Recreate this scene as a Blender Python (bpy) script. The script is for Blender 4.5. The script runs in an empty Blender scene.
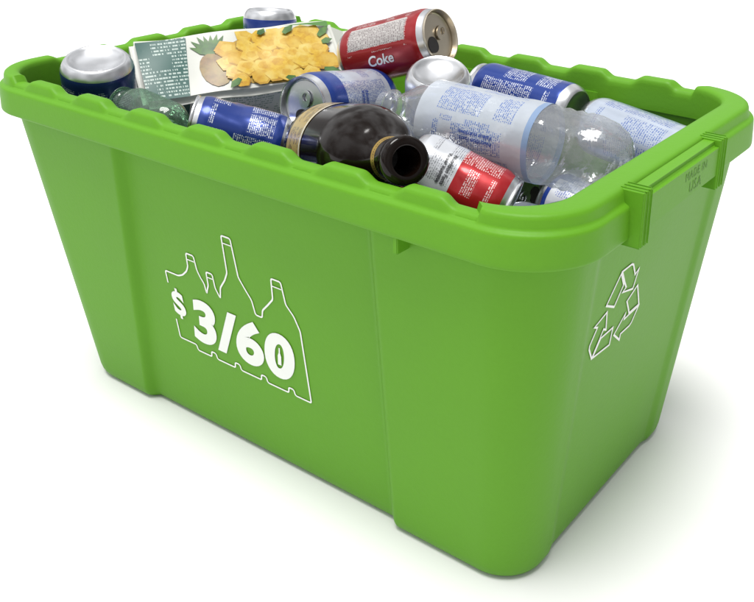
import bpy, bmesh, math, random
from mathutils import Matrix, Vector, noise
random.seed(5)
scene=bpy.context.scene
scene.view_settings.view_transform='Standard'
scene.view_settings.look='None'
# ---------------------------------------------------------------- camera
cam=bpy.data.cameras.new("camera"); co=bpy.data.objects.new("camera",cam); scene.collection.objects.link(co)
co.matrix_world=Matrix.Translation((0.55531,-0.64178,0.56206))@Matrix.Rotation(0.61799,4,'Z')@Matrix.Rotation(1.19311,4,'X')@Matrix.Rotation(0.0137,4,'Z')
cam.sensor_width=36; cam.lens=45.048; cam.shift_x=-0.0932; cam.shift_y=-0.14316
cam.clip_start=.01; cam.clip_end=200
scene.camera=co
FACING=Vector((.555,-.642,.562))   # printed sides of the containers are turned roughly this way
# ---------------------------------------------------------------- node helpers
class NT:
    def __init__(s,name):
        s.m=bpy.data.materials.new(name); s.m.use_nodes=True; s.t=s.m.node_tree; s.n=s.t.nodes; s.l=s.t.links
        s.b=s.n['Principled BSDF']
    def add(s,t,**k):
        n=s.n.new(t)
        for a,b in k.items(): setattr(n,a,b)
        return n
    def inp(s,sock,v):
        if isinstance(v,bpy.types.NodeSocket): s.l.new(v,sock)
        else: sock.default_value=v
    def math(s,op,a,b=0.0,c=None):
        n=s.add('ShaderNodeMath',operation=op); s.inp(n.inputs[0],a); s.inp(n.inputs[1],b)
        if c is not None: s.inp(n.inputs[2],c)
        return n.outputs[0]
    def mix(s,f,a,b):
        n=s.add('ShaderNodeMix',data_type='RGBA'); s.inp(n.inputs[0],f)
        s.inp(n.inputs[6],a if not isinstance(a,tuple) else (*a[:3],1)); s.inp(n.inputs[7],b if not isinstance(b,tuple) else (*b[:3],1))
        return n.outputs[2]
    def noise(s,vec,scale,detail=2,rough=.5):
        n=s.add('ShaderNodeTexNoise'); n.inputs['Scale'].default_value=scale; n.inputs['Detail'].default_value=detail; n.inputs['Roughness'].default_value=rough
        if vec is not None: s.l.new(vec,n.inputs['Vector'])
        return n.outputs[0]
    def obj(s): return s.add('ShaderNodeTexCoord').outputs['Object']
    def set(s,**k):
        for a,b in k.items(): s.inp(s.b.inputs[a.replace('_',' ')],b)
    def bump(s,h,strength,dist):
        n=s.add('ShaderNodeBump'); n.inputs['Strength'].default_value=strength; n.inputs['Distance'].default_value=dist
        s.l.new(h,n.inputs['Height']); s.l.new(n.outputs[0],s.b.inputs['Normal'])
    def band(s,x,a,b):
        return s.math('MULTIPLY',s.math('GREATER_THAN',x,a),s.math('LESS_THAN',x,b))
def plain(name,col,rough=.5,metal=0,spec=.5):
    k=NT(name); k.set(Roughness=rough,Metallic=metal)
    o=k.obj(); n=k.noise(o,60,3)
    k.set(Base_Color=k.mix(k.math('MULTIPLY',n,.25),col,tuple(c*.8 for c in col)))
    k.b.inputs['Specular IOR Level'].default_value=spec
    return k.m
def green_plastic(name,col):
    k=NT(name); o=k.obj()
    n1=k.noise(o,7,4); n2=k.noise(o,260,3,.6)
    c=k.mix(n1,tuple(x*.91 for x in col),tuple(min(1,x*1.08) for x in col))
    c2=k.mix(k.math('MULTIPLY',n2,.18),c,tuple(x*.7 for x in col))
    k.set(Base_Color=c2,Roughness=k.math('MULTIPLY_ADD',n1,.14,.42))
    k.b.inputs['Specular IOR Level'].default_value=.22
    k.bump(n2,.28,.0006)
    return k.m
GREEN=green_plastic("green_plastic",(.112,.325,.014))
WHITEINK=plain("white_ink",(.86,.88,.84),.5)
ALU=NT("aluminium"); ALU.set(Metallic=1.0,Roughness=.26,Base_Color=(.66,.67,.69,1)); ALU.bump(ALU.noise(ALU.obj(),90,2),.15,.001); ALU=ALU.m
ALUG=NT("aluminium_gold_tone"); ALUG.set(Metallic=1.0,Roughness=.32,Base_Color=(.56,.50,.40,1)); ALUG.bump(ALUG.noise(ALUG.obj(),90,2),.15,.001); ALUG=ALUG.m
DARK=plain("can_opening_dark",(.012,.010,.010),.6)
BLUEINK=plain("blue_ink",(.02,.06,.30),.4)
BLACKINK=plain("black_ink",(.03,.03,.035),.4)
WINK=plain("white_print",(.82,.83,.84),.35)
def can_mat(name,base,panel=None,pu=(0,0),pv=(.12,.88),ink=(.9,.9,.9),ink2=(.05,.1,.4),seed=0.,metal=.35,texts=True,dens=.47,stripe=None,textu=(0,1),rows=50,chars=170,amt=.75,alpha=1,bs=.12,rough=.30):
    k=NT(name); uv=k.add('ShaderNodeUVMap').outputs[0]
    sp=k.add('ShaderNodeSeparateXYZ'); k.l.new(uv,sp.inputs[0]); u,v=sp.outputs[0],sp.outputs[1]
    o=k.obj(); big=k.noise(o,28,2)
    c=k.mix(k.math('MULTIPLY',big,.3),tuple(base),tuple(x*.72 for x in base))
    if stripe:
        for (a,b,sc) in stripe: c=k.mix(k.band(v,a,b),c,tuple(sc))
    pm=None
    if panel is not None:
        pm=k.math('MULTIPLY',k.band(u,*pu),k.band(v,*pv)); c=k.mix(pm,c,tuple(panel))
    if texts:
        vr=k.math('MULTIPLY',v,rows); fl=k.math('FLOOR',vr); fr=k.math('FRACT',vr)
        cb=k.add('ShaderNodeCombineXYZ'); k.l.new(k.math('MULTIPLY',u,chars),cb.inputs[0]); k.l.new(k.math('MULTIPLY',fl,3.7),cb.inputs[1]); cb.inputs[2].default_value=seed
        ch=k.math('GREATER_THAN',k.noise(cb.outputs[0],1.0,1),dens)
        ur=k.math('MULTIPLY_ADD',u,7,seed*.37); uf=k.math('FRACT',ur); ui=k.math('FLOOR',ur)
        cb2=k.add('ShaderNodeCombineXYZ'); k.l.new(k.math('MULTIPLY',ui,5.3),cb2.inputs[0]); k.l.new(k.math('FLOOR',k.math('MULTIPLY',v,9)),cb2.inputs[1]); cb2.inputs[2].default_value=seed+4
        wn=k.add('ShaderNodeTexWhiteNoise',noise_dimensions='3D'); k.l.new(cb2.outputs[0],wn.inputs[0])
        par=k.math('MULTIPLY',k.math('GREATER_THAN',wn.outputs[0],.30),k.band(uf,.06,.92))
        m=k.math('MULTIPLY',k.math('MULTIPLY',ch,k.band(fr,.2,.75)),k.math('MULTIPLY',par,k.math('MULTIPLY',k.band(v,.17,.83),k.band(u,*textu))))
        inkc=tuple(ink)
        if pm is not None: inkc=k.mix(pm,tuple(ink),tuple(ink2))
        c=k.mix(k.math('MULTIPLY',m,amt),c,inkc)
        if alpha<1: k.set(Alpha=k.math('MAXIMUM',alpha,m))
    if metal>0:
        bare=k.math('SUBTRACT',1.0,k.band(v,.078,.935))
        c=k.mix(bare,c,(.66,.67,.69)); k.set(Metallic=k.math('MAXIMUM',bare,metal))
    k.set(Base_Color=c,Roughness=rough)
    k.b.inputs['Coat Weight'].default_value=.3; k.b.inputs['Coat Roughness'].default_value=.12
    k.bump(k.noise(o,55,2),bs,.002)
    return k.m
def clear_mat(name,tint,alpha=.12,rough=.06,refl=.8,bs=.6,bsc=45):
    k=NT(name); tr=k.add('ShaderNodeBsdfTransparent'); tr.inputs[0].default_value=(*tint,1)
    gl=k.add('ShaderNodeBsdfGlossy'); gl.inputs['Roughness'].default_value=rough; gl.inputs[0].default_value=(1,1,1,1)
    df=k.add('ShaderNodeBsdfDiffuse'); df.inputs[0].default_value=(*[min(1,t*.8) for t in tint],1)
    bp=k.add('ShaderNodeBump'); bp.inputs['Strength'].default_value=bs; bp.inputs['Distance'].default_value=.005
    k.l.new(k.noise(k.obj(),bsc,3),bp.inputs['Height'])
    lw=k.add('ShaderNodeLayerWeight'); lw.inputs[0].default_value=.42
    for n in (gl,lw,df): k.l.new(bp.outputs[0],n.inputs['Normal'])
    m1=k.add('ShaderNodeMixShader'); m1.inputs[0].default_value=alpha; k.l.new(tr.outputs[0],m1.inputs[1]); k.l.new(df.outputs[0],m1.inputs[2])
    m2=k.add('ShaderNodeMixShader'); k.l.new(k.math('MULTIPLY',lw.outputs[0],refl),m2.inputs[0]); k.l.new(m1.outputs[0],m2.inputs[1]); k.l.new(gl.outputs[0],m2.inputs[2])
    k.l.new(m2.outputs[0],k.n['Material Output'].inputs[0])
    return k.m
# ---------------------------------------------------------------- mesh helpers
def mk(name,verts,faces,mat,parent=None,smooth=True,uvs=None,angle=40):
    me=bpy.data.meshes.new(name); me.from_pydata([tuple(v) for v in verts],[],faces)
    if uvs is not None:
        L=me.uv_layers.new(name="UVMap")
        for p in me.polygons:
            for li in p.loop_indices:
                L.data[li].uv=uvs[p.index][li-p.loop_start]
    me.materials.append(mat)
    if smooth:
        me.polygons.foreach_set('use_smooth',[True]*len(me.polygons))
        try: me.set_sharp_from_angle(angle=math.radians(angle))
        except Exception: pass
    o=bpy.data.objects.new(name,me); scene.collection.objects.link(o)
    if parent: o.parent=parent
    return o
def empty(name,mat4,label,cat,group=None):
    e=bpy.data.objects.new(name,None); e.empty_display_size=.02; scene.collection.objects.link(e); e.matrix_world=mat4
    e["label"]=label; e["category"]=cat
    if group: e["group"]=group
    return e
def lathe(prof,n=56,mod=None):
    V=[];F=[];U=[]
    zs=[p[1] for p in prof]; z0,z1=min(zs),max(zs)
    for i,(r,z) in enumerate(prof):
        for j in range(n):
            a=2*math.pi*j/n; rr=max(r,1e-5)
            p=Vector((rr*math.cos(a),rr*math.sin(a),z))
            if mod: p=mod(p,a,r,z)
            V.append(p)
    for i in range(len(prof)-1):
        va=(prof[i][1]-z0)/(z1-z0); vb=(prof[i+1][1]-z0)/(z1-z0)
        for j in range(n):
            k=(j+1)%n
            F.append((i*n+j,i*n+k,(i+1)*n+k,(i+1)*n+j))
            U.append(((j/n,va),((j+1)/n,va),((j+1)/n,vb),(j/n,vb)))
    return V,F,U
def densify(prof,step=.004):
    out=[prof[0]]
    for a,b in zip(prof,prof[1:]):
        d=math.hypot(b[0]-a[0],b[1]-a[1]); k=max(1,int(d/step))
        for i in range(1,k+1): out.append((a[0]+(b[0]-a[0])*i/k,a[1]+(b[1]-a[1])*i/k))
    return out
def soften(pts,lim=.35,dmax=.0012,closed=True):
    """cut every corner of an outline a little, twice"""
    for _ in range(2):
        o=[];n=len(pts)
        for i in range(n):
            if not closed and i in (0,n-1): o.append(tuple(pts[i])); continue
            p=Vector(pts[i]);a=Vector(pts[i-1]);b=Vector(pts[(i+1)%n])
            da=min((a-p).length*lim*.8,dmax);db=min((b-p).length*lim*.8,dmax)
            o.append(tuple(p+(a-p).normalized()*da)); o.append(tuple(p+(b-p).normalized()*db))
        pts=o; dmax*=.45
    return pts
def ribbon(pts,w,closed=True):
    n=len(pts);V=[];F=[]
    for i in range(n):
        p=Vector(pts[i]); a=Vector(pts[i-1]) if (closed or i>0) else None; b=Vector(pts[(i+1)%n]) if (closed or i<n-1) else None
        d1=(p-a).normalized() if a is not None else (b-p).normalized()
        d2=(b-p).normalized() if b is not None else d1
        n1=Vector((-d1.y,d1.x)); n2=Vector((-d2.y,d2.x)); m=(n1+n2)
        m=m.normalized() if m.length>1e-6 else n1
        k=min(1/max(.35,m.dot(n1)),2.2)
        V+= [p+m*w/2*k,p-m*w/2*k]
    for i in range(n if closed else n-1):
        j=(i+1)%n; F.append((2*i,2*i+1,2*j+1,2*j))
    return V,F
def text_mesh(s,size,offset=0,align='CENTER',spacing=1.0,shear=0):
    cu=bpy.data.curves.new("t",'FONT'); cu.body=s; cu.size=size; cu.align_x=align; cu.align_y='CENTER'; cu.offset=offset; cu.space_character=spacing; cu.shear=shear; cu.resolution_u=8
    ob=bpy.data.objects.new("t",cu); scene.collection.objects.link(ob)
    dg=bpy.context.evaluated_depsgraph_get(); me=bpy.data.meshes.new_from_object(ob.evaluated_get(dg))
    bpy.data.objects.remove(ob)
    bm=bmesh.new(); bm.from_mesh(me); bmesh.ops.remove_doubles(bm,verts=bm.verts,dist=1e-6)
    bpy.data.meshes.remove(me)
    return bm
def bm_out(bm):
    bm.verts.ensure_lookup_table()
    for i,v in enumerate(bm.verts): v.index=i
    V=[v.co.copy() for v in bm.verts]; F=[tuple(v.index for v in f.verts) for f in bm.faces]; bm.free(); return V,F
def wrap_text(parent,s,size,r,phi0,s0,mode,mat,offset=0,dr=.0004,mod=None,shear=0):
    bm=text_mesh(s,size,offset,shear=shear)
    xs=[v.co.x for v in bm.verts]; ys=[v.co.y for v in bm.verts]
    ax=0 if mode in('around','around_flip') else 1
    lo,hi=(min(xs),max(xs)) if ax==0 else (min(ys),max(ys))
    c=lo+.0022
    while c<hi:
        nn=(1,0,0) if ax==0 else (0,1,0); pc=(c,0,0) if ax==0 else (0,c,0)
        bmesh.ops.bisect_plane(bm,geom=bm.verts[:]+bm.edges[:]+bm.faces[:],plane_co=pc,plane_no=nn); c+=.0022
    V,F=bm_out(bm); W=[]
    for v in V:
        if mode=='around': phi=phi0+v.x/r; z=s0+v.y
        elif mode=='around_flip': phi=phi0-v.x/r; z=s0-v.y
        elif mode=='along_flip': phi=phi0+v.y/r; z=s0-v.x
        else: phi=phi0-v.y/r; z=s0+v.x
        p=Vector((r*math.cos(phi),r*math.sin(phi),z))
        if mod: p=mod(p,phi,r,z)
        q=Vector((p.x,p.y,0)).normalized()*dr
        W.append(p+q)
    return mk("label_text",W,F,mat,parent,smooth=False)
def box(x0,x1,y0,y1,z0,z1,bev=.001,seg=3):
    bm=bmesh.new(); bmesh.ops.create_cube(bm,size=1)
    for v in bm.verts: v.co=Vector((x0+(v.co.x+.5)*(x1-x0),y0+(v.co.y+.5)*(y1-y0),z0+(v.co.z+.5)*(z1-z0)))
    bmesh.ops.bevel(bm,geom=bm.edges[:],offset=bev,segments=seg,affect='EDGES')
    return bm_out(bm)
def join(parts):
    V=[];F=[]
    for v,f in parts:
        o=len(V); V+=list(v); F+=[tuple(i+o for i in t) for t in f]
    return V,F
# ---------------------------------------------------------------- ground and light
gk=NT("white_ground"); n=gk.noise(gk.obj(),3,2); gk.set(Base_Color=gk.mix(n,(.79,.785,.79),(.81,.805,.81)),Roughness=.9); gk.b.inputs['Specular IOR Level'].default_value=.1
g=mk("ground",[(-60,-60,0),(60,-60,0),(60,60,0),(-60,60,0)],[(0,1,2,3)],gk.m,smooth=False); g["kind"]="structure"
w=bpy.data.worlds.new("World"); scene.world=w; w.use_nodes=True
wt=w.node_tree; bg=wt.nodes['Background']
tc=wt.nodes.new('ShaderNodeTexCoord'); sx=wt.nodes.new('ShaderNodeSeparateXYZ'); wt.links.new(tc.outputs['Generated'],sx.inputs[0])
mr=wt.nodes.new('ShaderNodeMapRange'); wt.links.new(sx.outputs[2],mr.inputs[0]); mr.inputs[1].default_value=0; mr.inputs[2].default_value=.75; mr.inputs[3].default_value=.46; mr.inputs[4].default_value=1.0
nz=wt.nodes.new('ShaderNodeTexNoise'); nz.inputs['Scale'].default_value=2.6; nz.inputs['Detail'].default_value=3; wt.links.new(tc.outputs['Generated'],nz.inputs['Vector'])
mr2=wt.nodes.new('ShaderNodeMapRange'); wt.links.new(nz.outputs[0],mr2.inputs[0]); mr2.inputs[1].default_value=.38; mr2.inputs[2].default_value=.62; mr2.inputs[3].default_value=.42; mr2.inputs[4].default_value=1.45
mm_=wt.nodes.new('ShaderNodeMath'); mm_.operation='MULTIPLY'; wt.links.new(mr.outputs[0],mm_.inputs[0]); wt.links.new(mr2.outputs[0],mm_.inputs[1])
mr3=wt.nodes.new('ShaderNodeMapRange'); wt.links.new(sx.outputs[0],mr3.inputs[0]); mr3.inputs[1].default_value=-.5; mr3.inputs[2].default_value=.8; mr3.inputs[3].default_value=1.15; mr3.inputs[4].default_value=.55
m3_=wt.nodes.new('ShaderNodeMath'); m3_.operation='MULTIPLY'; wt.links.new(mm_.outputs[0],m3_.inputs[0]); wt.links.new(mr3.outputs[0],m3_.inputs[1])
bg.inputs[0].default_value=(.985,.99,1,1); wt.links.new(m3_.outputs[0],bg.inputs[1])
sl=bpy.data.lights.new("soft_sun",'SUN'); sl.energy=3.5; sl.angle=math.radians(28); sl.color=(1,.985,.96)
so=bpy.data.objects.new("soft_sun",sl); scene.collection.objects.link(so)
sd=Vector((.01,-.19,1.1)).normalized(); so.rotation_euler=sd.to_track_quat('Z','Y').to_euler(); so.location=sd*3
# ---------------------------------------------------------------- recycling bin
H=.337; AO,BO,RO=.3205,.1945,.062; RH=.036
BA,BB,BR=.2745,.1450,.038
ZB=H-RH
TA,TB,TR=AO-.013,BO-.013,.052
kf=(TB-BB)/ZB; ke_=(TA-BA)/ZB
REC=.0080; REC2=.0028
def sstep(x,a,b):
    t=max(0,min(1,(x-a)/(b-a))); return t*t*(3-2*t)
def contour(a,b,r,NL=260,NS=120,NC=22):
    out=[]
    for i in range(NL): out.append((-(a-r)+2*(a-r)*i/NL,-b,'f'))
    for i in range(NC): t=-math.pi/2+math.pi/2*i/NC; out.append((a-r+r*math.cos(t),-b+r+r*math.sin(t),'c'))
    for i in range(NS): out.append((a,-(b-r)+2*(b-r)*i/NS,'r'))
    for i in range(NC): t=math.pi/2*i/NC; out.append((a-r+r*math.cos(t),b-r+r*math.sin(t),'c'))
    for i in range(NL): out.append(((a-r)-2*(a-r)*i/NL,b,'b'))
    for i in range(NC): t=math.pi/2+math.pi/2*i/NC; out.append((-a+r+r*math.cos(t),b-r+r*math.sin(t),'c'))
    for i in range(NS): out.append((-a,(b-r)-2*(b-r)*i/NS,'l'))
    for i in range(NC): t=math.pi+math.pi/2*i/NC; out.append((-a+r+r*math.cos(t),-b+r+r*math.sin(t),'c'))
    return out
ZT=H-.022
HYN,HYF=-.094,.044
def body_ring(z,ins):
    t=z/ZB
    a=BA+(TA-BA)*t-ins; b=BB+(TB-BB)*t-ins; r=BR+(TR-BR)*t-ins
    out=[]
    xl=.171-.046*t; xr=.148+.010*t; yr=.092+.018*t
    for x,y,s in contour(a,b,r):
        if s in 'fb':
            k=REC*sstep(x,-xl-.006,-xl+.006)*(1-sstep(x,xr-.006,xr+.006))
            y+= k if s=='f' else -k
        elif s in 'rl':
            k=REC2*(1-sstep(abs(y),yr-.007,yr+.007))
            x+= -k if s=='r' else k
        out.append(Vector((x,y,z)))
    return out
rings=[body_ring(0,.010),body_ring(.0012,.0055),body_ring(.004,.0022),body_ring(.008,.0006),body_ring(.013,0)]
rings+=[body_ring(.013+(ZT-.013)*i/40,0) for i in range(1,41)]
rings+=[body_ring(ZT,.0035)]+[body_ring(ZT-(ZT-.012)*i/30,.0035) for i in range(1,31)]
rings+=[body_ring(.006,.012)]
def loft(rings,closed=False):
    n=len(rings[0]); V=[p for r in rings for p in r]; F=[]
    m=len(rings)
    for i in range(m if closed else m-1):
        k=(i+1)%m
        for j in range(n):
            l=(j+1)%n; F.append((i*n+j,i*n+l,k*n+l,k*n+j))
    return V,F
V,F=loft(rings); nn=len(rings[0])
F.append(tuple(reversed(range(nn)))); F.append(tuple(range(len(V)-nn,len(V))))
bin_e=empty("recycling_bin",Matrix.Identity(4),"green plastic recycling bin with white printing, full of drink containers","recycling bin")
body=mk("body",V,F,GREEN,bin_e,angle=60)
DF=[-.252+.0715*i for i in range(8)]
def dip(x,y,s):
    m=0
    if s in 'fb':
        for c in DF: m=max(m,1-sstep(abs(x-c),.010,.0230))
    elif s=='l':
        for c in (-.10,-.035,.035,.10): m=max(m,.8*(1-sstep(abs(y-c),.008,.020)))
    return m
prof=[(.0120,-RH+.0025),(.0030,-RH-.0004),(.0012,-RH),(.0002,-RH+.0010),(0,-RH+.0025),(.0002,-.030),(.0006,-.020),(.0010,-.0145),(.0013,-.0128),(.0020,-.0118),(.0036,-.0110),(.0050,-.0102),(.0056,-.0085),(.0062,-.0038),(.0070,-.0016),(.0085,-.0004),(.0105,0),(.0145,0),(.0168,-.0003),(.0188,-.0014),(.0199,-.0032),(.0204,-.0065),(.0208,-.014),(.0216,-.024),(.0216,-.030),(.0150,-.030)]
rr=[]
for d,z in prof:
    ring=[]
    for x,y,s in contour(AO-d,BO-d,RO-d*.9):
        zz=z
        if z>-.0105: zz=z-.0058*dip(x,y,s)*sstep(z,-.0105,-.0030)
        if d>.007: x-= .010*sstep(d,.009,.0185)*sstep(x,.20,.29)
        ring.append(Vector((x,y,H+zz)))
    rr.append(ring)
V,F=loft(rr,True); rim=mk("rim",V,F,GREEN,bin_e,angle=55)
parts=[box(AO-.0100,AO+.0070,HYN-.002,HYF+.002,H-.0335,H-.0020,.0042,5)]
for yc in (HYN,HYF):
    for dy in (-.0052,0,.0052):
        parts.append(box(AO-.011,AO+.0088,yc+dy-.0016,yc+dy+.0016,H-.0415,H+.0003,.0014))
    parts.append(box(AO-.009,AO+.0076,yc-.0064,yc+.0064,H-.0395,H-.0014,.0014))
V,F=join(parts); handle=mk("handle",V,F,GREEN,bin_e,angle=35)
GREEN2=green_plastic("green_embossed_letters",(.088,.262,.010))
for s_,zz_,sz_ in (("MADE IN",H-.0125,.0095),("USA",H-.0225,.0120)):
    bm=text_mesh(s_,sz_,0,spacing=1.12)
    V,F=bm_out(bm); yc=sum((min(v.y for v in V),max(v.y for v in V)))/2
    mk("embossed_text",[(AO+.0073,-.0060+v.x,zz_+(v.y-yc)) for v in V],F,GREEN2,handle,smooth=False)
V,F=box(.194-.0022,.194+.0022,-BO+.001,-TB+.003,H-RH-.012,H-RH+.004,.0008); mk("rib",V,F,GREEN,bin_e,angle=35)
V,F=box(-.194-.0022,-.194+.0022,TB-.003,BO-.001,H-RH-.012,H-RH+.004,.0008); mk("rib",V,F,GREEN,bin_e,angle=35)
# printing on the front panel
nf=Vector((0,-1,-kf)).normalized()
def fp(x,z,d=.0006): return Vector((x,-(BB+z*kf)+REC,z))+nf*d
mmp=[(-122,153),(-122,166),(-104,166),(-97,169),(-90,175),(-86.5,181),(-85.5,195),(-75.5,195),(-74.5,181),(-72,175),(-68,169),(-67,159),(-65,164),(-62.5,169),(-62,183),(-54,183),(-53.5,169),(-51,164),(-49,160),(-46,172),(-38,182),(-33,191),(-31.5,228),(-20.5,228),(-19,191),(-13,181),(-7,172),(-5,158),(3,158),(5,166),(13,174),(20.5,182),(22.5,203),(33.5,203),(35.5,182),(43,173),(48,160),(48,86),(29,86),(28,92),(22,92),(21,86),(-5,86),(-6,92),(-12,92),(-13,86),(-39,86),(-40,92),(-46,92),(-47,86),(-71,86),(-72,92),(-78,92),(-79,86),(-98,86),(-99,92),(-122,92),(-122,113)]
FX0,FX1,FZ0,FZ1=-.1035,.0620,.0954,.2368
def fm(x,z): return (FX0+(x+.122)/.167*(FX1-FX0), FZ0+(z-.087)/.141*(FZ1-FZ0))
V,F=ribbon(soften([fm(x/1000,z/1000) for x,z in mmp],closed=False),.0016,False)
mk("printed_bottle_outline",[fp(v.x,v.y) for v in V],F,WHITEINK,bin_e,smooth=False)
for xa,xb,y_ in ((-31.5,-20.5,221),(22.5,33.5,196),(-85.5,-75.5,189),(-62,-54,178)):
    V,F=ribbon([fm(xa/1000,y_/1000),fm(xb/1000,y_/1000)],.0011,False); mk("printed_bottle_ring",[fp(v.x,v.y,.0009) for v in V],F,WHITEINK,bin_e,smooth=False)
def fit_text(name,s,x,z,size,off,W_,H_,sh):
    bm=text_mesh(s,size,off,spacing=1.06,shear=sh)
    V,F=bm_out(bm); x0=min(v.x for v in V);x1=max(v.x for v in V);y0=min(v.y for v in V);y1=max(v.y for v in V)
    return mk(name,[fp(*fm(x+((v.x-x0)/(x1-x0)-.5)*W_,z+((v.y-y0)/(y1-y0)-.5)*H_),.0007) for v in V],F,WHITEINK,bin_e,smooth=False)
fit_text("printed_price","3/60",-.0315,.1235,.073,.0030,.134,.0505,.16)
DX=-.1125
fit_text("printed_dollar_sign","S",DX,.1330,.073,.0034,.0170,.0265,0)
for za,zb in ((.1449,.1497),(.1163,.1211)):
    q=[(DX-.0016,za),(DX+.0016,za),(DX+.0016,zb),(DX-.0016,zb)]
    mk("printed_dollar_bar",[fp(*fm(x,z),.0008) for x,z in q],[(0,1,2,3)],WHITEINK,bin_e,smooth=False)
sb=[(-2.6,-11),(-2.6,0),(-1.0,4),(-.9,10),(.9,10),(1.0,4),(2.6,0),(2.6,-11)]
mk("printed_small_bottle",[fp(*fm((17.0+x*.8+.16*y*.9)/1000,(123.5+y*.9)/1000),.0008) for x,y in sb],[tuple(range(8))],WHITEINK,bin_e,smooth=False)
# recycling symbol on the end
ne=Vector((1,0,-ke_)).normalized()
def ep(y,z,d=.0006): return Vector((BA+z*ke_-REC2,y,z))+ne*d
A1=[(-.56,.42),(-.22,.225),(-.005,.60),(-.20,.93)]
A2=[(-.175,.955),(.17,.955),(.245,.915),(.42,.62),(.54,.69),(.45,.29),(.02,.42),(.13,.48),(.025,.63)]
RY,RZ,RSY,RSZ=-.0520,.2170,.0460,.0400
for k in range(3):
    t=-2*math.pi*k/3; parts=[]
    for A in (A1,A2):
        pts=[(x*math.cos(t)-y*math.sin(t),x*math.sin(t)+y*math.cos(t)) for x,y in A]
        parts.append(ribbon([(RY+x*RSY,RZ+y*RSZ) for x,y in pts],.0018))
    V,F=join(parts)
    mk("printed_recycling_arrow",[ep(v.x,v.y) for v in V],F,WHITEINK,bin_e,smooth=False)
# ---------------------------------------------------------------- cans
def frame(pos,axis):
    Z=axis.normalized(); tc=(FACING-pos); X=(tc-Z*tc.dot(Z)).normalized(); Y=Z.cross(X)
    m=Matrix((X,Y,Z)).transposed().to_4x4(); m.translation=pos; return m
def dentmod(seed,amt,L):
    def f(p,a,r,z):
        if amt==0: return p
        e=math.sin(math.pi*max(0,min(1,z/L)))**.5 if 0<z<L else 0
        q=noise.noise(Vector((p.x*38+seed,p.y*38,p.z*26)))+.5*noise.noise(Vector((p.x*90+seed,p.y*90,p.z*80)))
        k=1-amt*e*max(0,q+.15)
        return Vector((p.x*k,p.y*k,p.z))
    return f
def make_can(base,axis,mat,label,Rc=.033,Lc=.120,dent=0.03,seed=0,opened=True,tabrot=0,group="cans piled in the bin",roll=0,lidmat=None):
    lidmat=lidmat or ALU
    m=frame(base,axis)@Matrix.Rotation(roll,4,'Z')
    e=empty("drink_can",m,label,"can",group)
    md=dentmod(seed,dent,Lc)
    bp=[(0,.0072),(Rc*.25,.0068),(Rc*.45,.0057),(Rc*.60,.0040),(Rc*.70,.0018),(Rc*.75,.0004),(Rc*.79,0),(Rc*.83,.0006),(Rc*.88,.0025),(Rc*.93,.0050),(Rc*.98,.009),(Rc,.0125)]
    bp+=[(Rc,.0125+(Lc-.027)*i/26) for i in range(1,27)]
    bp+=[(Rc*.985,Lc-.0115),(Rc*.94,Lc-.0075),(Rc*.89,Lc-.004),(Rc*.865,Lc-.0022),(Rc*.86,Lc-.001)]
    V,F,U=lathe(bp,64,md); mk("body",V,F,mat,e,uvs=U)
    lp=[(Rc*.862,Lc-.0024),(Rc*.885,Lc-.0016),(Rc*.892,Lc-.0003),(Rc*.88,Lc+.0006),(Rc*.86,Lc+.0004),(Rc*.835,Lc-.0015),(Rc*.80,Lc-.0058),(Rc*.775,Lc-.0062),(Rc*.75,Lc-.0045),(Rc*.5,Lc-.0042),(0,Lc-.0042)]
    V,F,U=lathe(lp,56); lid=mk("lid",V,F,lidmat,e)
    zl=Lc-.0040
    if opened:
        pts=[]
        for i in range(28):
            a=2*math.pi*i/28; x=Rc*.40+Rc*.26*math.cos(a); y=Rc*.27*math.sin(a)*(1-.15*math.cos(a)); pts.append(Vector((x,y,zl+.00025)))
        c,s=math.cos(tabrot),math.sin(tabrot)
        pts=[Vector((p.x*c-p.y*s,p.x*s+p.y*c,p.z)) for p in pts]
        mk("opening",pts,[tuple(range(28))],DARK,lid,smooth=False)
    V=[];F=[];N=24
    for i in range(N):
        a=2*math.pi*i/N
        for rx,ry,zz in ((.27,.21,.0),(.27,.21,.0012),(.13,.11,.0012),(.13,.11,.0)):
            x=-Rc*.20+Rc*rx*math.cos(a); y=Rc*ry*math.sin(a)
            if rx<.2: x-=Rc*.07
            V.append(Vector((x*math.cos(tabrot)-y*math.sin(tabrot),x*math.sin(tabrot)+y*math.cos(tabrot),zl+.0010+zz)))
    for i in range(N):
        j=(i+1)%N
        for q in range(4):
            w2=(q+1)%4; F.append((i*4+q,j*4+q,j*4+w2,i*4+w2))
    mk("pull_tab",V,F,lidmat,lid,angle=30)
    return e,md
def can_at(centre,axis,**k):
    d=Vector(axis).normalized(); Lc=k.get('Lc',.120)
    return make_can(Vector(centre)-d*Lc/2,d,**k)
WH=(.60,.62,.66); BL=(.012,.045,.27); NV=(.010,.025,.14); RD=(.33,.010,.014); SI=(.50,.54,.60)
m_blue=can_mat("blue_can_print",BL,WH,(.55,.80),ink=(.8,.84,.9),seed=1)
m_blue2=can_mat("deep_blue_can_print",(.010,.038,.24),None,ink=(.8,.84,.9),seed=41)
m_bw=can_mat("white_blue_can_print",(.50,.54,.62),BL,(.05,.22),ink=(.03,.08,.34),ink2=(.85,.87,.9),seed=2,stripe=[(.075,.16,BL),(.74,.935,BL)])
m_red=can_mat("red_can_print",RD,(.55,.52,.50),(.84,.97),pv=(.18,.82),ink=(.70,.62,.60),ink2=(.12,.08,.09),seed=3,textu=(.80,1.0),amt=.75)
m_redp=can_mat("red_can_panel_print",(.42,.010,.015),WH,(.60,1.0),pv=(.05,.46),ink=(.9,.8,.8),ink2=(.08,.08,.10),seed=6,textu=(.6,.97),amt=.65)
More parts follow.
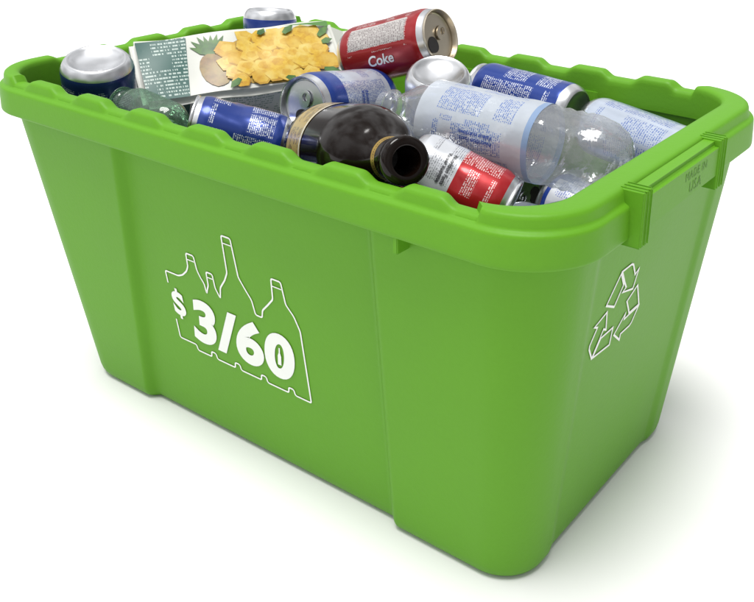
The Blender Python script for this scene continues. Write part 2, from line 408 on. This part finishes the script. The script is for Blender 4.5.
m_silver=can_mat("silver_can_print",SI,WH,(.9,1.),ink=(.16,.26,.50),seed=7,metal=.6)
m_navy=can_mat("navy_can_print",NV,BL,(.3,.5),ink=(.6,.66,.75),seed=9)
m_sb=can_mat("silver_blue_can_print",(.50,.56,.66),BL,(.02,.16),ink=(.05,.12,.42),seed=11,metal=.5)
BPW=can_mat("white_bottle_label_print",(.54,.59,.66),(.24,.36,.58),(0,1),pv=(0,.05),ink=(.03,.10,.36),seed=21,metal=0,rows=60,chars=190,amt=.85,alpha=.72,bs=.5)
el=math.radians(76); ax=Vector((math.cos(el)*.79,-math.cos(el)*.62,math.sin(el)))
make_can(Vector((-.230,-.118,.346)),-ax,m_navy,"navy can standing upside down, plain silver end up",Rc=.0345,tabrot=2.4,roll=1.0)
make_can(Vector((-.2261,.1076,.360)),Vector((.03,-.10,-1)),m_blue2,"blue printed can upright at the back rim, silver end up",Rc=.030,roll=3.9)
d=Vector((.1104,.0034,.037)).normalized()
e,md=make_can(Vector((.0444,.0634,.374))-d*.112,d,m_red,"red cola can lying with its open gold-toned lid showing",Rc=.029,Lc=.112,tabrot=.6,lidmat=ALUG)
wrap_text(e,"Coke",.014,.029,.30,.056,'along',WINK,.0003,dr=.0006,shear=.3,mod=md)
make_can(Vector((.069,.026,.352)),-Vector((.22,-.30,1)),m_silver,"pale silver can standing upside down behind the clear bottle",Rc=.0305,opened=False)
can_at((.095,.1395,.304),(-.1362,.0141,.004),mat=m_blue,label="blue can lying behind the clear bottle",Rc=.028)
can_at((.2225,.128,.290),(.95,-.25,-.05),mat=m_sb,label="white and blue can lying near the back corner",Rc=.028,roll=2.0)
d=Vector((.004,-.120,.020)).normalized()
e,md=make_can(Vector((-.010,-.068,.327))-d*.112,d,m_bw,"white and blue can with open silver lid beside the carton",Rc=.029,Lc=.112,tabrot=2.0,roll=2.3)
wrap_text(e,"Nutrition Facts\nValeur nutritive",.0055,.029,-2.3-.3,.058,'around_flip',BLUEINK,.0001,dr=.0006,mod=md)
can_at((-.058,-.098,.299),(-.72,-.60,.28),mat=m_blue2,label="deep blue printed can, dented, tucked in by the front rim",Rc=.027,dent=.10,seed=3,roll=2.9,Lc=.086,tabrot=1.2)
e,md=can_at((.172,-.086,.301),(.09,.030,-.036),mat=m_redp,label="red can with white nutrition panel, slightly crushed",Rc=.0275,dent=.10,seed=8,Lc=.084,roll=.5)
wrap_text(e,"Nutrition Facts\nValeur nutritive",.0042,.0275,-.75,.030,'around',BLACKINK,.0001,dr=.0007,mod=md)
can_at((.2435,-.018,.257),(-.036,-.084,0),mat=m_sb,label="silver and blue can lying by the corner",Rc=.028,roll=2.5)
# ---------------------------------------------------------------- carton
X=Vector((.0975,.1744,.007)).normalized(); cc=Vector((-.1718,.0121,.3285))
nrm=Vector((.53,-.47,.68)); nrm=(nrm-X*nrm.dot(X)).normalized(); Yd=nrm.cross(X)
m=Matrix((X,Yd,nrm)).transposed().to_4x4(); m.translation=cc-nrm*.03
ct=empty("drink_carton",m,"juice carton with teal end and pineapple picture, lying down","carton")
CL=.106; CWd=.039
def crmp(p):
    return p+Vector((0,noise.noise(Vector((p.x*28,p.y*30,p.z*20)))*.0015,noise.noise(Vector((p.x*22+9,p.y*24,p.z*20)))*.0024))
WC=plain("carton_white_board",(.64,.65,.60),.35)
def gridbox(x0,x1,y0,y1,z0,z1,n=(42,18,14),bev=.0055):
    bm=bmesh.new(); bmesh.ops.create_cube(bm,size=1)
    for v in bm.verts: v.co=Vector((x0+(v.co.x+.5)*(x1-x0),y0+(v.co.y+.5)*(y1-y0),z0+(v.co.z+.5)*(z1-z0)))
    bmesh.ops.bevel(bm,geom=bm.edges[:],offset=bev,segments=5,affect='EDGES')
    for ax_,(a,b,k) in enumerate(((x0,x1,n[0]),(y0,y1,n[1]),(z0,z1,n[2]))):
        for i in range(1,k):
            c=[0,0,0]; c[ax_]=a+(b-a)*i/k; nn_=[0,0,0]; nn_[ax_]=1
            bmesh.ops.bisect_plane(bm,geom=bm.verts[:]+bm.edges[:]+bm.faces[:],plane_co=c,plane_no=nn_)
    return bm_out(bm)
V,F=gridbox(-CL,CL,-CWd,CWd,-.034,.03); mk("box",[crmp(v) for v in V],F,WC,ct,angle=50)
pv=[(CL-.006,-CWd+.005,-.029),(CL-.006,CWd-.005,-.029),(CL-.006,CWd-.005,.0245),(CL-.006,-CWd+.005,.0245),(CL+.018,-CWd+.005,.004),(CL+.018,CWd-.005,.004),(CL+.018,CWd-.005,.0065),(CL+.018,-CWd+.005,.0065),(CL+.026,-CWd+.005,.005),(CL+.026,CWd-.005,.005),(CL+.026,CWd-.005,.0065),(CL+.026,-CWd+.005,.0065)]
mk("folded_end",pv,[(0,1,5,4),(2,3,7,6),(1,2,6,5),(3,0,4,7),(4,5,9,8),(6,7,11,10),(8,9,10,11),(5,6,10,9),(7,4,8,11)],WC,ct,smooth=False)
def print_mat(name,base,ink,sc=330,seed=0,amt=.7,axis=1):
    k=NT(name); o=k.obj(); sp=k.add('ShaderNodeSeparateXYZ'); k.l.new(o,sp.inputs[0])
    vr=k.math('MULTIPLY',sp.outputs[axis],sc); fl=k.math('FLOOR',vr); fr=k.math('FRACT',vr)
    cb=k.add('ShaderNodeCombineXYZ'); k.l.new(k.math('MULTIPLY',sp.outputs[0],sc*2.6),cb.inputs[0]); k.l.new(k.math('MULTIPLY',fl,3.3),cb.inputs[1]); cb.inputs[2].default_value=seed
    mt=k.math('MULTIPLY',k.math('GREATER_THAN',k.noise(cb.outputs[0],1,1),.48),k.band(fr,.25,.72))
    cb2=k.add('ShaderNodeCombineXYZ'); k.l.new(k.math('MULTIPLY',sp.outputs[0],60),cb2.inputs[0]); k.l.new(k.math('FLOOR',k.math('DIVIDE',fl,4)),cb2.inputs[1]); cb2.inputs[2].default_value=seed+.5
    par=k.math('GREATER_THAN',k.noise(cb2.outputs[0],1,0),.42)
    k.set(Base_Color=k.mix(k.math('MULTIPLY',k.math('MULTIPLY',mt,par),amt),base,ink),Roughness=.35); return k.m
TEAL=print_mat("carton_teal_print",(.008,.085,.070),(.6,.7,.65),sc=250)
def patch(name,pts,mat,z=.0303,par=ct):
    """flat print following the crumpled board"""
    bm=bmesh.new(); vs=[bm.verts.new((x,y,z)) for x,y in pts]; bm.faces.new(vs); bmesh.ops.triangulate(bm,faces=bm.faces[:])
    for ax_,st in ((0,.005),(1,.005)):
        lo=min(p[ax_] for p in pts); hi=max(p[ax_] for p in pts)
        c0_=math.ceil(lo/st)*st
        while c0_<hi:
            pc=[0,0,0]; pc[ax_]=c0_; nn_=[0,0,0]; nn_[ax_]=1
            bmesh.ops.bisect_plane(bm,geom=bm.verts[:]+bm.edges[:]+bm.faces[:],plane_co=pc,plane_no=nn_); c0_+=st
    V,F=bm_out(bm); W=[]
    for v in V:
        q=crmp(Vector((v.x,v.y,.03))); W.append(Vector((v.x,v.y,q.z+(z-.03)+.0004)))
    return mk(name,W,F,mat,par,smooth=True,angle=60)
def side(name,x0,x1,z0,z1,mat):
    V=[];F=[];nx,nz_=40,14
    for i in range(nx+1):
        for j in range(nz_+1):
            x=x0+(x1-x0)*i/nx; z=z0+(z1-z0)*j/nz_; q=crmp(Vector((x,-CWd,z))); V.append((x,q.y-.0006,z))
    for i in range(nx):
        for j in range(nz_): F.append((i*(nz_+1)+j,(i+1)*(nz_+1)+j,(i+1)*(nz_+1)+j+1,i*(nz_+1)+j+1))
    mk(name,V,F,mat,ct,smooth=True)
patch("printed_panel",[(-CL+.0055,-CWd+.005),(-.060,-CWd+.005),(-.050,CWd-.005),(-CL+.0055,CWd-.005)],TEAL)
side("printed_panel",-CL+.0055,-.061,-.029,.0250,TEAL)
def flesh(name,c1,c2,c3):
    k=NT(name); n=k.noise(k.obj(),170,4,.7); n2=k.noise(k.obj(),70,2)
    a=k.mix(k.math('MULTIPLY_ADD',n,3.0,-1.0),c1,c2); k.set(Base_Color=k.mix(k.math('MULTIPLY_ADD',n2,2.6,-1.0),a,c3),Roughness=.3)
    return k.m
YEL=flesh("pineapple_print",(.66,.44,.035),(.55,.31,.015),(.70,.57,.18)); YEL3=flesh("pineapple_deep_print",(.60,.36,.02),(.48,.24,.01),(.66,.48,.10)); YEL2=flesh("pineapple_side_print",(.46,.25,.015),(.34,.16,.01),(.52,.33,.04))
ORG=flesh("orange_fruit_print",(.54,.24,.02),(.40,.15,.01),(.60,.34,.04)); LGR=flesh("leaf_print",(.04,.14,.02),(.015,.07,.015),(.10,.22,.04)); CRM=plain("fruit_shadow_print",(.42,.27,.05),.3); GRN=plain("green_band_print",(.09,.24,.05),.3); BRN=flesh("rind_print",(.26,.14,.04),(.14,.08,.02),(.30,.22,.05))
random.seed(12)
def poly(cx,cy,rx,ry,n=9,rot=0,jit=.15):
    o=[]
    for i in range(n):
        t=2*math.pi*i/n; a=rx*math.cos(t)*random.uniform(1-jit,1+jit); b=ry*math.sin(t)*random.uniform(1-jit,1+jit)
        o.append((max(-.05,min(CL-.006,cx+a*math.cos(rot)-b*math.sin(rot))),max(-CWd+.006,min(CWd-.006,cy+a*math.sin(rot)+b*math.cos(rot)))))
    return o
zc=[.0303]
def pb_(pts,mt):
    zc[0]+=.000022; patch("printed_fruit",pts,mt,zc[0])
def leaf(bx_,by,ang,L_,wd):
    dx,dy=math.cos(ang),math.sin(ang)
    tip=(max(-.049,min(CL-.006,bx_+dx*L_)),max(-CWd+.006,min(CWd-.006,by+dy*L_))); md_=((bx_+tip[0])/2,(by+tip[1])/2)
    pb_([(bx_-dy*wd*.5,by+dx*wd*.5),(bx_+dy*wd*.5,by-dx*wd*.5),(md_[0]+dy*wd,md_[1]-dx*wd),tip,(md_[0]-dy*wd,md_[1]+dx*wd)],LGR)
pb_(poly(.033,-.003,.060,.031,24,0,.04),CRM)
for t in (-.6,-.35,-.1,.15,.4,.7,1.0): leaf(-.028,.010,math.pi/2+t*1.1,.026,.0036)
pb_(poly(-.029,-.008,.015,.020,16,.2,.04),BRN)
cl=lambda L:[(max(-.049,min(CL-.006,x)),max(-CWd+.006,min(CWd-.006,y))) for x,y in L]
spots=[]
for row in range(5):
    for col in range(8):
        spots.append((-.018+col*.0145+(row%2)*.007+random.uniform(-.003,.003),.026-row*.0130+random.uniform(-.003,.003)))
for cx,cy in spots:
    if ((cx-.036)/.064)**2+((cy+.001)/.035)**2>1: continue
    s=random.uniform(.0095,.0130); rot=random.uniform(0,6); n_=random.choice((5,6,7))
    a=[(cx+s*math.cos(rot+2*math.pi*q/n_)*random.uniform(.82,1.12),cy+s*.80*math.sin(rot+2*math.pi*q/n_)*random.uniform(.82,1.12)) for q in range(n_)]
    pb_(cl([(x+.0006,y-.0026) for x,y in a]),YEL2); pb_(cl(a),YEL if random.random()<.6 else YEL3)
    pb_(cl([(cx+(x-cx)*.55+.001,cy+(y-cy)*.5+.001) for x,y in a]),YEL3 if random.random()<.5 else YEL)
for bx_,by,an in ((.086,.016,.6),(.088,.008,.1),(.082,-.024,-.3),(.024,.026,1.2),(.050,.024,.9),(-.008,-.024,-2.2),(.040,-.028,-1.0)): leaf(bx_,by,an,.020,.0040)
pb_([(.050,CWd-.006),(CL-.006,CWd-.006),(CL-.006,.026),(.078,.031)],GRN)
WTX=print_mat("carton_small_print",(.78,.79,.74),(.05,.20,.12),200,3,.6,2)
side("printed_side_text",-.056,CL-.008,-.029,.0245,WTX)
# ---------------------------------------------------------------- clear bottles
CLR=clear_mat("clear_plastic",(.95,.97,.985),.13,rough=.12,refl=.65,bs=.45,bsc=55)
GCL=clear_mat("pale_green_plastic",(.50,.72,.56),.14,rough=.1,refl=.5)
Rb=.0325
def pet(e,mat,L,Rb,cr=.08):
    pr=[(0,.0005),(Rb*.30,.0),(Rb*.55,.003),(Rb*.75,.009),(Rb*.90,.018),(Rb*.98,.030),(Rb,.038),(Rb*.955,.043),(Rb,.048),(Rb*.955,.053),(Rb,.058),(Rb*.955,.063),(Rb,.068)] if L>.15 else [(0,.0005),(Rb*.4,.0),(Rb*.8,.003),(Rb,.012),(Rb,.030)]
    pr+=[(Rb,L*.62),(Rb*.95,L*.65),(Rb,L*.68),(Rb*.97,L*.74),(Rb*.8,L*.83),(Rb*.5,L*.90),(.0125,L*.93),(.0125,L*.95),(.0160,L*.955),(.0160,L*.962),(.0125,L*.967),(.0125,L)]
    pr=densify(pr,.0030)
    def md(p,a,r,z):
        k=1
        if z<.030 and r>.008: k=1-.05*(1-sstep(z,.0,.030))*(.5+.5*math.cos(5*a))
        k*=1-cr*sstep(z,.005,.05)*max(0,noise.noise(Vector((p.x*30,p.y*30,p.z*22+3))))-.25*cr*abs(noise.noise(Vector((p.x*75,p.y*75,p.z*60))))
        return Vector((p.x*k,p.y*k,p.z))
    V,F,U=lathe(pr,72,md); mk("body",V,F,mat,e,uvs=U,angle=80)
    return md
b0=Vector((.2785,-.0155,.321)); bd=Vector((-.2129,-.0051,.005))
be=empty("plastic_bottle",frame(b0,bd),"clear plastic water bottle with greyish label and blue text","bottle")
md=pet(be,CLR,.235,Rb)
lp=[(Rb+.0006,.072+(.106*i/36)) for i in range(37)]
V,F,U=lathe(lp,72,md); lab=mk("label",V,F,BPW,be,uvs=U)
wrap_text(be,"Nutrition Facts\nValeur nutritive",.0050,Rb+.0008,-.25,.118,'along',BLUEINK,.0001,mod=md)
ge=empty("plastic_bottle",frame(Vector((-.112,-.122,.300)),Vector((-.073,.001,.008))),"pale green clear plastic bottle wedged low by the rim","bottle")
pet(ge,GCL,.085,.021)
# ---------------------------------------------------------------- dark bottle
BG=NT("brown_glass"); BG.set(Base_Color=(.006,.003,.002,1),Roughness=.10); BG.b.inputs['Specular IOR Level'].default_value=.30; BG=BG.m
GOLD=NT("gold_foil"); GOLD.set(Base_Color=(.42,.28,.08,1),Roughness=.35,Metallic=.8); GOLD=GOLD.m
GLB=can_mat("gold_white_label_print",(.40,.29,.10),None,ink=(.02,.02,.02),seed=31,metal=0,rows=14,chars=60,amt=.9,stripe=[(.90,.97,(.6,.58,.50))])
kd=Vector((.1561,-.0795,.045)).normalized(); LB=.165
ke=empty("glass_bottle",frame(Vector((.182,-.1645,.345))-kd*LB,kd),"brown-black glass bottle with gold label and open mouth","bottle")
Rk=.0385; q0=LB-.190
pr=[(0,.004),(Rk*.8,.0),(Rk,.006),(Rk,.115+q0),(Rk*.985,.122+q0),(Rk*.94,.130+q0),(Rk*.86,.138+q0),(Rk*.75,.145+q0),(Rk*.62,.151+q0),(Rk*.50,.156+q0),(.0160,.162+q0),(.0145,.168+q0),(.0142,.174+q0),(.0142,.180+q0),(.0172,.1805+q0),(.0178,.184+q0),(.0172,.189+q0),(.0150,.190+q0),(.0108,.1895+q0),(.0105,.170+q0),(.0105,.150+q0),(.0,.149+q0)]
V,F,U=lathe(densify(pr,.004),64); mk("body",V,F,BG,ke,angle=70)
V,F,U=lathe([(Rk+.0004,.014+.034*i/10) for i in range(11)],64); mk("label",V,F,GLB,ke,uvs=U)
V,F,U=lathe([(.0160,.1630+q0),(.0153,.1648+q0),(.0149,.1668+q0)],48); mk("neck_foil",V,F,GOLD,ke)
# ---------------------------------------------------------------- deeper layer of cans
random.seed(3)
mats=[m_blue,m_silver,m_redp,m_bw,m_navy,m_sb]
names={m_blue:"blue can",m_silver:"pale silver can",m_redp:"red and white can",m_bw:"white and blue can",m_navy:"navy can",m_sb:"silver and blue can"}
for ix,x in enumerate((-.19,-.06,.07,.20)):
    for iy,y in enumerate((-.120,-.045,.030,.105)):
        mt=mats[(ix*3+iy*2+ix*iy)%6]; a=random.uniform(-.12,.12)
        if random.random()<.5: a+=math.pi
        d=Vector((math.cos(a),math.sin(a),random.uniform(-.08,.08)))
        c=Vector((x,y,.208+random.uniform(-.010,.010)))
        make_can(c-d.normalized()*.058,d,mt,names[mt]+" lying deeper in the pile inside the bin",Lc=.116,Rc=.032,dent=.1,seed=ix*7+iy,roll=random.uniform(0,6))
